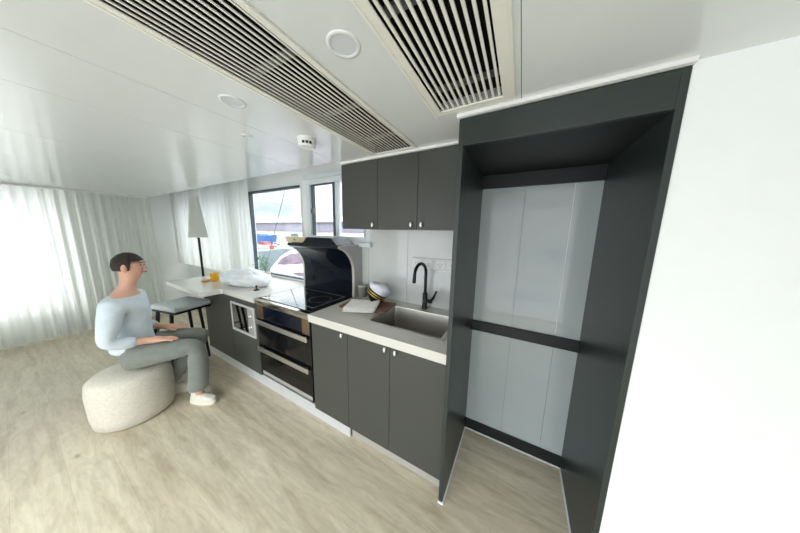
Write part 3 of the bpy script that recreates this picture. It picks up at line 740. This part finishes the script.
# ================================================================== FAR END: CURTAINS, LAMP, STOOL
def curtain(x0, x1, y, z0, z1, amp, waves, seed, axis='x'):
    mb = MB(); n = int(waves*14); m = 10; vs = []; fs = []
    for j in range(m+1):
        z = z0+(z1-z0)*j/m
        for i in range(n+1):
            u = i/n; ph = u*waves*2*PI
            k = 1-.35*(j/m)
            d_ = amp*k*(math.sin(ph+.5*noise.noise(Vector((u*6, seed, 0))))+.35*math.sin(2.3*ph+seed+.8*j/m))
            a = x0+(x1-x0)*u+.01*math.sin(ph*.5+j*.3)*(1-j/m)
            vs.append((a, y+d_, z) if axis == 'x' else (y+d_, a, z))
    for j in range(m):
        for i in range(n): q = j*(n+1)+i; fs.append((q, q+1, q+n+2, q+n+1))
    return mb.add(vs, fs)
cu1 = thing('curtain', (-4.5, 1.52, 0), 'white sheer curtain hanging beside the large window', 'curtain')
link('drape', curtain(-5.62, -3.03, 1.53, .925, 2.26, .026, 24, 1), M['curtain'], cu1, smooth=80)
link('heading_rail', MB().box(-5.65, -3.1, 1.505, 1.535, 2.265, 2.285), M['white_plastic'], cu1)
cu2 = thing('curtain', (-5.5, -.6, 0), 'white sheer curtain along the end wall of the cabin', 'curtain')
link('drape', curtain(-1.25, 1.25, -5.52, .02, 2.03, .028, 26, 4, 'y'), M['curtain'], cu2, smooth=80)
link('heading_rail', MB().box(-5.535, -5.505, -1.28, 1.25, 2.035, 2.058), M['white_plastic'], cu2)

lx, ly = -3.99, 1.32
lm = thing('floor_lamp', (lx, ly, 0), 'tall floor lamp with slender white cone shade by the sheer curtain', 'lamp')
link('base', MB().lathe([(.13, .0), (.13, .012), (.11, .018), (.02, .024)], lx, ly, 36), M['matt_black'], lm, smooth=40)
link('pole', MB().tube([(lx, ly, .02), (lx, ly, 1.62)], .014, 14), M['matt_black'], lm, smooth=50)
link('lamp_shade', MB().lathe([(.105, 1.43), (.045, 2.0), (.042, 2.0), (.102, 1.43)], lx, ly, 48, cap=False), M['shade'], lm, smooth=60)

bs = thing('bar_stool', (-3.27, .90, 0), 'black-legged bar stool with pale grey seat under the worktop overhang', 'stool')
sm = Matrix.Translation((-3.235, .87, 0)) @ Matrix.Rotation(math.radians(12), 4, 'Z')
link('seat', MB().bbox(-.20, .20, -.19, .16, .69, .75, .028, 4, sm), M['seat'], bs, smooth=60)
link('seat_frame', MB().bbox(-.19, .19, -.18, .15, .672, .689, .004, 2, sm), M['matt_black'], bs)
for ft, tp_ in (((-3.232, 1.035, 0), (-3.25, 1.0, .675)), ((-3.44, .98, 0), (-3.40, .95, .675)), ((-3.12, .68, 0), (-3.13, .74, .675)), ((-3.40, .62, 0), (-3.37, .70, .675))):
    link('leg', MB().tube([ft, tp_], [.013, .017], 12), M['matt_black'], bs, smooth=50)
link('footrest', MB().tube([(-3.238, 1.02, .26), (-3.425, .97, .26), (-3.392, .66, .26), (-3.125, .71, .26), (-3.238, 1.02, .26)], .008, 8), M['matt_black'], bs, smooth=50)

# ================================================================== SEATED PERSON (only a shin and shoe reach into the photograph)
def skinned(chains, root=0, sub=2):
    """chains: list of [(x,y,z,r), ...]; a point shared by two chains is one joint"""
    pts = []; idx = {}; ed = []
    for ch in chains:
        prev = None
        for x, y, z, r in ch:
            k = (round(x, 4), round(y, 4), round(z, 4))
            if k not in idx: idx[k] = len(pts); pts.append((x, y, z, r))
            if prev is not None and prev != idx[k]: ed.append((prev, idx[k]))
            prev = idx[k]
    me = bpy.data.meshes.new('sk'); me.from_pydata([p[:3] for p in pts], ed, []); me.update()
    o = bpy.data.objects.new('sk', me); COL.objects.link(o)
    o.modifiers.new('s', 'SKIN').use_smooth_shade = True
    for i, p in enumerate(pts):
        v = me.skin_vertices[0].data[i]; v.radius = (p[3], p[3]); v.use_root = (i == root)
    o.modifiers.new('b', 'SUBSURF').levels = sub; o.modifiers['b'].render_levels = sub
    dg = bpy.context.evaluated_depsgraph_get(); ev = o.evaluated_get(dg); m2 = bpy.data.meshes.new_from_object(ev)
    mb = MB(); mb.add([v.co[:] for v in m2.vertices], [tuple(p.vertices) for p in m2.polygons])
    bpy.data.objects.remove(o); bpy.data.meshes.remove(me); bpy.data.meshes.remove(m2)
    return mb
F = Vector((.50, .866, 0)); S = Vector((.866, -.50, 0)); U = Vector((0, 0, 1))   # facing, right side, up
HIP = Vector((-2.71, .40, .545))
def P(f, s_, u, r): v = HIP+F*f+S*s_+U*u; return (v.x, v.y, v.z, r)
pe = thing('person', (HIP.x, HIP.y, .0), 'person in grey-green trousers and off-white shoes sitting by the breakfast overhang', 'person')
pelv = P(0, 0, 0, .115); waist = P(-.01, 0, .14, .100); chest = P(.0, 0, .32, .105); upch = P(.0, 0, .43, .085); neck = P(.015, 0, .53, .048); nk2 = P(.03, 0, .58, .046)
head = [P(.05, 0, .64, .066), P(.055, 0, .70, .078), P(.05, 0, .76, .068)]
def leg(s_, foot_f):
    return [pelv, P(.02, s_*.095, -.01, .088), P(.22, s_*.125, .0, .075), P(.41, s_*.135, .0, .06), P((.405+foot_f)/2+.01, s_*.135, -.20, .054), P(foot_f, s_*.135, -.40, .036), P(foot_f, s_*.135, -.455, .034), P(foot_f+.03, s_*.136, -.495, .028)]
def arm(s_):
    w = P(.13, s_*.15, .125, .026)
    hnd = P(.19, s_*.14, .112, .028)
    main = [upch, P(-.01, s_*.165, .425, .058), P(-.03, s_*.215, .25, .043), P(-.05, s_*.225, .165, .038), P(.04, s_*.19, .145, .034), w, hnd]
    fng = []
    for k, (off, ln_) in enumerate(((-.028, .066), (-.010, .078), (.009, .073), (.026, .056))):
        o_ = s_*.14+off*s_
        fng.append([hnd, P(.225, o_, .112, .0105), P(.225+ln_*.5, o_, .108, .009), P(.225+ln_*.8, o_, .098, .008), P(.225+ln_, o_, .090, .007)])
    th = [hnd, P(.185, s_*.14-s_*.045, .108, .012), P(.215, s_*.14-s_*.06, .102, .0095), P(.238, s_*.14-s_*.058, .096, .0085)]
    return [main]+fng+[th]
chains = [[pelv, waist, chest, upch, neck, nk2]+head, leg(1, .385), leg(-1, .13)]+arm(1)+arm(-1)
chains = [[(x, y, z, r_*(.72 if r_ > .07 and z < HIP.z+.2 else 1)) for x, y, z, r_ in c] for c in chains]
body = skinned(chains)
# nose, ears, brow on the same skin mesh
hc = HIP+F*.055+U*.70
def face(f, s_, u): return hc+F*f+S*s_+U*u
body.ball(tuple(face(.076, 0, -.012)), .012, 1, 1, 1.6, 8)
for q in (1, -1): body.ball(tuple(face(-.005, q*.079, -.005)), .022, .55, .8, 1.4, 8)
link('body', body, M['skin'], pe, smooth=80)
for q in (1, -1):
    link('eye', MB().ball(tuple(face(.0665, q*.028, .012)), .0065, 1, 1, .7, 8), M['hair'], pe, smooth=80)
    link('eyebrow', MB().ball(tuple(face(.066, q*.029, .030)), .010, .5, 1.3, .3, 8), M['hair'], pe, smooth=80)
lip = MB(); lip.ball(tuple(face(.070, 0, -.045)), .018, 1, 1, .35, 8)
link('mouth', lip, mat('lips', (168, 96, 88), .5), pe, smooth=80)
hr = MB(); vs = []; fs = []; NU, NV = 36, 18
for j in range(NV+1):
    th = PI*.62*j/NV
    for i in range(NU):
        ph = 2*PI*i/NU; fx = math.cos(ph)
        lim = 1 if fx < .35 else .62
        t_ = th*lim
        v = hc+U*.012+F*(.088*math.sin(t_)*fx-.010)+S*(.084*math.sin(t_)*math.sin(ph))+U*(.100*math.cos(t_))
        v += Vector((noise.noise(v*40), noise.noise(v*40+Vector((3, 0, 0))), 0))*.004
        vs.append(tuple(v))
for j in range(NV):
    for i in range(NU): a, b = j*NU+i, j*NU+(i+1) % NU; fs.append((a, b, b+NU, a+NU))
link('hair', hr.add(vs, fs), M['hair'], pe, smooth=80)
def fat(c, k): return [(x, y, z, r+k) for x, y, z, r in c]
tr_ch = []
for s_ in (1, -1):
    L = leg(s_, .385 if s_ > 0 else .13); L[0] = fat([pelv], .008)[0]; tr_ch.append([L[0]]+fat(L[1:2], .034)+fat(L[2:4], .016)+[(L[4][0], L[4][1], L[4][2], .074), (L[5][0], L[5][1], L[5][2]+.02, .078), (L[5][0], L[5][1], L[5][2]-.012, .080)])
tr_ch.append([fat([pelv], .02)[0], (waist[0], waist[1], waist[2]-.02, .125)])
link('trousers', skinned(tr_ch), M['trousers'], pe, smooth=80)
sh_ch = [[(pelv[0], pelv[1], pelv[2]-.01, .142), (pelv[0], pelv[1], pelv[2]+.07, .140), fat([waist], .032)[0], fat([chest], .026)[0], fat([upch], .012)[0], (neck[0], neck[1], neck[2]-.05, .062)]]
for s_ in (1, -1):
    A = arm(s_)[0]; sh_ch.append([fat([A[0]], .012)[0]]+fat(A[1:5], .016)+[(A[5][0]*.6+A[4][0]*.4, A[5][1]*.6+A[4][1]*.4, A[5][2]*.6+A[4][2]*.4, .040)])
link('shirt', skinned(sh_ch), M['shirt'], pe, smooth=80)
for s_ in (1, -1):
    a0 = HIP+F*(.405 if s_ > 0 else .15)+S*s_*.138; a0.z = 0
    fd = Vector((math.cos(math.radians(27)), math.sin(math.radians(27)), 0)) if s_ > 0 else F; sd2 = Vector((fd.y, -fd.x, 0))
    if s_ > 0: a0 = HIP+F*.385+S*.135-fd*.01; a0.z = 0
    mx = Matrix(((fd.x, sd2.x, 0, a0.x), (fd.y, sd2.y, 0, a0.y), (0, 0, 1, 0), (0, 0, 0, 1)))
    # shoe outline in plan, lofted upward
    def outline(sc, z, f0=-.08, f1=.155):
        out = []
        for k in range(28):
            a = 2*PI*k/28; c, s2 = math.cos(a), math.sin(a)
            fx = (f0+f1)/2+(f1-f0)/2*c*sc; wd = (.038+.009*max(0, c))*sc
            out.append((fx, wd*(abs(s2)**.8)*(1 if s2 > 0 else -1), z))
        return out
    sole = MB(); lv = [outline(.97, .002), outline(1.0, .010), outline(1.0, .026), outline(.97, .030)]
    n = 28; vs = [p for l in lv for p in l]; fs = [(i*n+k, i*n+(k+1) % n, (i+1)*n+(k+1) % n, (i+1)*n+k) for i in range(3) for k in range(n)]
    fs += [tuple(range(n-1, -1, -1)), tuple(3*n+k for k in range(n))]
    up = MB(); ul = [outline(.965, .030), outline(.95, .045), outline(.88, .062, -.085, .165), outline(.78, .075, -.085, .11), outline(.72, .092, -.08, .06), outline(.66, .112, -.078, .035)]
    vs2 = [p for l in ul for p in l]; fs2 = [(i*n+k, i*n+(k+1) % n, (i+1)*n+(k+1) % n, (i+1)*n+k) for i in range(5) for k in range(n)]
    fs2 += [tuple(5*n+k for k in range(n))]
    so = link('shoe', up.add(vs2, fs2, mx), M['shoe'], pe, smooth=60)
    link('sole', sole.add(vs, fs, mx), M['sole'], so, smooth=50)
pf = MB().lathe([(.20, 0), (.225, .02), (.235, .10), (.238, .28), (.228, .365), (.19, .40), (.08, .408), (.001, .408)], HIP.x-.02, HIP.y-.04, 48)
tag(link('pouf', pf, M['pouf'], loc=(HIP.x-.02, HIP.y-.04, 0), smooth=60), 'round oatmeal fabric pouf under the seated person', 'pouf')

# ================================================================== OUTSIDE
struct('water', MB().box(-400, 200, 2.4, 500, -1.62, -1.6), M['water'], 'grey harbour water outside the windows', 'water')
sh = thing('boat_shed', (-95, 60, -1.6), 'long pale waterfront shed on the far side of the harbour', 'building')
link('wall', MB().box(-170, -10, 60, 90, -1.6, 3.0), M['shed_wall'], sh)
link('wall_band', MB().box(-170.3, -9.7, 59.6, 60.0, 1.4, 4.9), M['shed_band'], sh)
rf = MB().prism_x([(58.8, 4.9), (58.8, 5.3), (74, 8.2), (91, 5.3), (91, 4.9)], -171, -9)
link('roof', rf, M['shed_roof'], sh)
for k in range(9):
    link('door_bay', MB().box(-160+k*16, -153+k*16, 59.85, 59.99, -1.5, 1.2), M['alu'] if k % 2 else M['shed_roof'], sh)
def boat(name, cx, cy, L, W_, zb, zt, m, label, cat='boat', cab=None, rz=0, bow=.45):
    """pointed hull with sheer, deck and optional cabin"""
    root = thing(name, (cx, cy, zb), label, cat)
    mx = Matrix.Translation((cx, cy, 0)) @ Matrix.Rotation(rz, 4, 'Z')
    h = MB(); n = 20; vs = []; fs = []; lv = 5
    for j in range(lv):
        t_ = j/(lv-1); z = zb+(zt-zb)*t_
        for k in range(n+1):
            u = k/n; x = -L/2+L*u*(1-.06*(1-t_)); wd = W_/2*(.55+.45*t_**.6)*(1-max(0, (u-(1-bow))/bow)**2.2)
            vs.append((x, -wd, z+.35*(zt-zb)*t_*max(0, u-.5)**2*2))
        for k in range(n, -1, -1):
            u = k/n; x = -L/2+L*u*(1-.06*(1-t_)); wd = W_/2*(.55+.45*t_**.6)*(1-max(0, (u-(1-bow))/bow)**2.2)
            vs.append((x, wd, z+.35*(zt-zb)*t_*max(0, u-.5)**2*2))
    c = 2*(n+1)
    for j in range(lv-1):
        for k in range(c): fs.append((j*c+k, j*c+(k+1) % c, (j+1)*c+(k+1) % c, (j+1)*c+k))
    fs.append(tuple(range(c-1, -1, -1))); fs.append(tuple((lv-1)*c+k for k in range(c)))
    link('hull', h.add(vs, fs, mx), m, root, smooth=40)
    if cab:
        f0, f1, ch, cm = cab
        a, b_ = -L/2+L*f0, -L/2+L*f1; zz = zt
        cb_ = link('cabin', MB().prism_y([(a, zz), (b_, zz), (b_-ch*.5, zz+ch), (a+ch*.1, zz+ch)], -W_*.33, W_*.33, mx), cm, root)
        link('cabin_window', MB().prism_y([(a+.12*ch+.05*(b_-a), zz+ch*.45), (b_-ch*.32, zz+ch*.45), (b_-ch*.48, zz+ch*.85), (a+.15*ch+.05*(b_-a), zz+ch*.85)], -W_*.335, W_*.335, mx), M['glass_dark'], cb_)
    return root
boat('workboat', -45.6, 26, 6.2, 2.6, -1.7, .35, M['blue_hull'], 'bright blue hulled boat by the shed', cab=(.1, .35, .35, M['blue_hull']))
boat('cabin_cruiser', -34.0, 25, 5, 2.2, -1.6, -.2, M['white_gel'], 'white cabin cruiser with pale green wheelhouse', cab=(.15, .75, 1.5, M['green_paint']))
boat('dinghy', -32.0, 20, 2.4, 1.3, -1.6, -.7, M['red_paint'], 'small red boat in the crowded moorings', rz=.5, cab=(.2, .6, .5, M['white_gel']))
boat('motorboat', -28.3, 18.2, 3.6, 1.5, -1.6, -.75, M['white_gel'], 'small white motorboat with dark cabin windows', rz=-.3, cab=(.2, .7, .6, M['white_gel']))
boat('motorboat', -23.6, 17, 3.2, 1.4, -1.6, -.6, M['hull_grey'], 'small slate-grey motorboat among the moorings', rz=.2, cab=(.2, .7, .45, M['white_gel']))
boat('motorboat', -37.6, 21, 4.2, 1.5, -1.6, -.9, M['white_gel'], 'low white motorboat moored below the blue hull', rz=.1, cab=(.3, .7, .5, M['red_paint']))
boat('workboat', -18.1, 10.2, 4.2, 1.7, -1.6, -.1, M['hull_grey'], 'slate-grey open boat between pontoon and yacht', bow=.3)
struct('path_pontoon', MB().box(-60, -12, 13.0, 14.2, -1.3, -1.15), M['pontoon'], 'grey floating pontoon across the moorings', 'pontoon')
# neighbouring yacht: sleek white hull with plum glazing, bow towards the left
yt = thing('motor_yacht', (-6.6, 5.8, -1.6), 'sleek white yacht with plum tinted windows just outside', 'yacht')
ya, yb_ = 5.0, 7.2
hullp = [(-8.75, .02), (-8.55, -.45), (-8.1, -1.7), (-1.5, -1.7), (-1.5, .12), (-6.7, .16)]
link('hull', MB().prism_y(hullp, ya, yb_), M['shaded_gel'], yt)
sup = [(-8.75, .03), (-8.35, .33), (-7.95, .62), (-7.35, .84), (-6.6, .97), (-5.2, 1.05), (-1.8, 1.05), (-1.8, .12), (-6.7, .13)]
link('superstructure', MB().prism_y(sup, ya+.04, yb_-.04), M['white_gel'], yt)
wn = [(-8.30, .22), (-8.02, .47), (-7.45, .69), (-6.7, .80), (-5.4, .86), (-2.2, .86), (-2.2, .42), (-6.7, .40), (-7.6, .28)]
link('side_window', MB().prism_y(wn, ya+.025, yb_-.025), M['lilac_glass'], yt)
link('porthole', MB().prism_y([(-7.35, .0), (-6.9, .06), (-6.4, .05), (-6.6, -.06), (-7.0, -.07)], ya-.012, ya+.01), M['lilac_glass'], yt)
link('rub_rail', MB().bbox(-8.5, -1.5, ya-.04, ya+.01, -.50, -.43, .01), M['strut'], yt)
tag(link('mooring_cable', MB().tube([(-11.0, 8.0, 5.6), (-11.95, 8.0, 3.81), (-14.62, 8.0, -1.2)], .018, 6), M['rope'], loc=(-14.62, 8, -1.2)), 'thin dark stay slanting across the large window view', 'cable')

# ================================================================== SKY, SUN, CAMERA
w = bpy.data.worlds.new('World'); SC.world = w; w.use_nodes = True
nt = w.node_tree; bgd = nt.nodes['Background']
tc = nt.nodes.new('ShaderNodeTexCoord'); mp = nt.nodes.new('ShaderNodeMapping'); mp.inputs['Scale'].default_value = (1.8, 1.8, 8)
nt.links.new(tc.outputs['Generated'], mp.inputs['Vector'])
nz = nt.nodes.new('ShaderNodeTexNoise'); nz.inputs['Scale'].default_value = 2.6; nz.inputs['Detail'].default_value = 5
nt.links.new(mp.outputs['Vector'], nz.inputs['Vector'])
cr_ = nt.nodes.new('ShaderNodeValToRGB'); e = cr_.color_ramp.elements
e[0].position = .38; e[0].color = (.60, .70, .78, 1); e[1].position = .50; e[1].color = (.98, 1.0, 1.02, 1)
nt.links.new(nz.outputs['Fac'], cr_.inputs['Fac'])
sx = nt.nodes.new('ShaderNodeSeparateXYZ'); nt.links.new(tc.outputs['Generated'], sx.inputs[0])
zr = nt.nodes.new('ShaderNodeMapRange'); zr.inputs['From Min'].default_value = .10; zr.inputs['From Max'].default_value = .6
zr.inputs['To Min'].default_value = 1.0; zr.inputs['To Max'].default_value = 4.0; nt.links.new(sx.outputs['Z'], zr.inputs['Value'])
sm_ = nt.nodes.new('ShaderNodeVectorMath'); sm_.operation = 'SCALE'; nt.links.new(cr_.outputs['Color'], sm_.inputs[0]); yr = nt.nodes.new('ShaderNodeMapRange'); yr.interpolation_type = 'SMOOTHSTEP'; yr.inputs['From Min'].default_value = .25; yr.inputs['From Max'].default_value = -.5
yr.inputs['To Min'].default_value = .78; yr.inputs['To Max'].default_value = 1.12; nt.links.new(sx.outputs['Y'], yr.inputs['Value'])
gr = nt.nodes.new('ShaderNodeMapRange'); gr.inputs['From Min'].default_value = -.02; gr.inputs['From Max'].default_value = -.4
gr.inputs['To Min'].default_value = 1.0; gr.inputs['To Max'].default_value = 1.25; nt.links.new(sx.outputs['Z'], gr.inputs['Value'])
gm = nt.nodes.new('ShaderNodeMath'); gm.operation = 'MULTIPLY'; nt.links.new(zr.outputs['Result'], gm.inputs[0]); nt.links.new(gr.outputs['Result'], gm.inputs[1])
pm = nt.nodes.new('ShaderNodeMath'); pm.operation = 'MULTIPLY'; nt.links.new(gm.outputs[0], pm.inputs[0]); nt.links.new(yr.outputs['Result'], pm.inputs[1]); nt.links.new(pm.outputs[0], sm_.inputs['Scale'])
nt.links.new(sm_.outputs['Vector'], bgd.inputs['Color']); bgd.inputs['Strength'].default_value = 1.0

cd = bpy.data.cameras.new('camera'); cam = bpy.data.objects.new('camera', cd); COL.objects.link(cam); SC.camera = cam
cd.sensor_width = 36; cd.lens = 36*216.7/800; cd.clip_start = .02; cd.clip_end = 1000
yaw, pit, rol = math.radians(28.886), math.radians(8.869), math.radians(1.10)
fw = Vector((-math.sin(yaw)*math.cos(pit), math.cos(yaw)*math.cos(pit), -math.sin(pit)))
rt = Vector((math.cos(yaw), math.sin(yaw), 0)); u_ = rt.cross(fw)
rt2 = math.cos(rol)*rt+math.sin(rol)*u_; up2 = -math.sin(rol)*rt+math.cos(rol)*u_
cam.matrix_world = Matrix(((rt2.x, up2.x, -fw.x, 0), (rt2.y, up2.y, -fw.y, 0), (rt2.z, up2.z, -fw.z, 1.55), (0, 0, 0, 1)))

vs_ = SC.view_settings; SC.display_settings.display_device = 'sRGB'
vs_.view_transform = 'Standard'; vs_.look = 'None'; vs_.gamma = 1; vs_.use_curve_mapping = False; vs_.exposure = 1.1
SC.cycles.max_bounces = 10; SC.cycles.diffuse_bounces = 6; SC.cycles.glossy_bounces = 5; SC.cycles.transparent_max_bounces = 12
SC.cycles.use_denoising = True
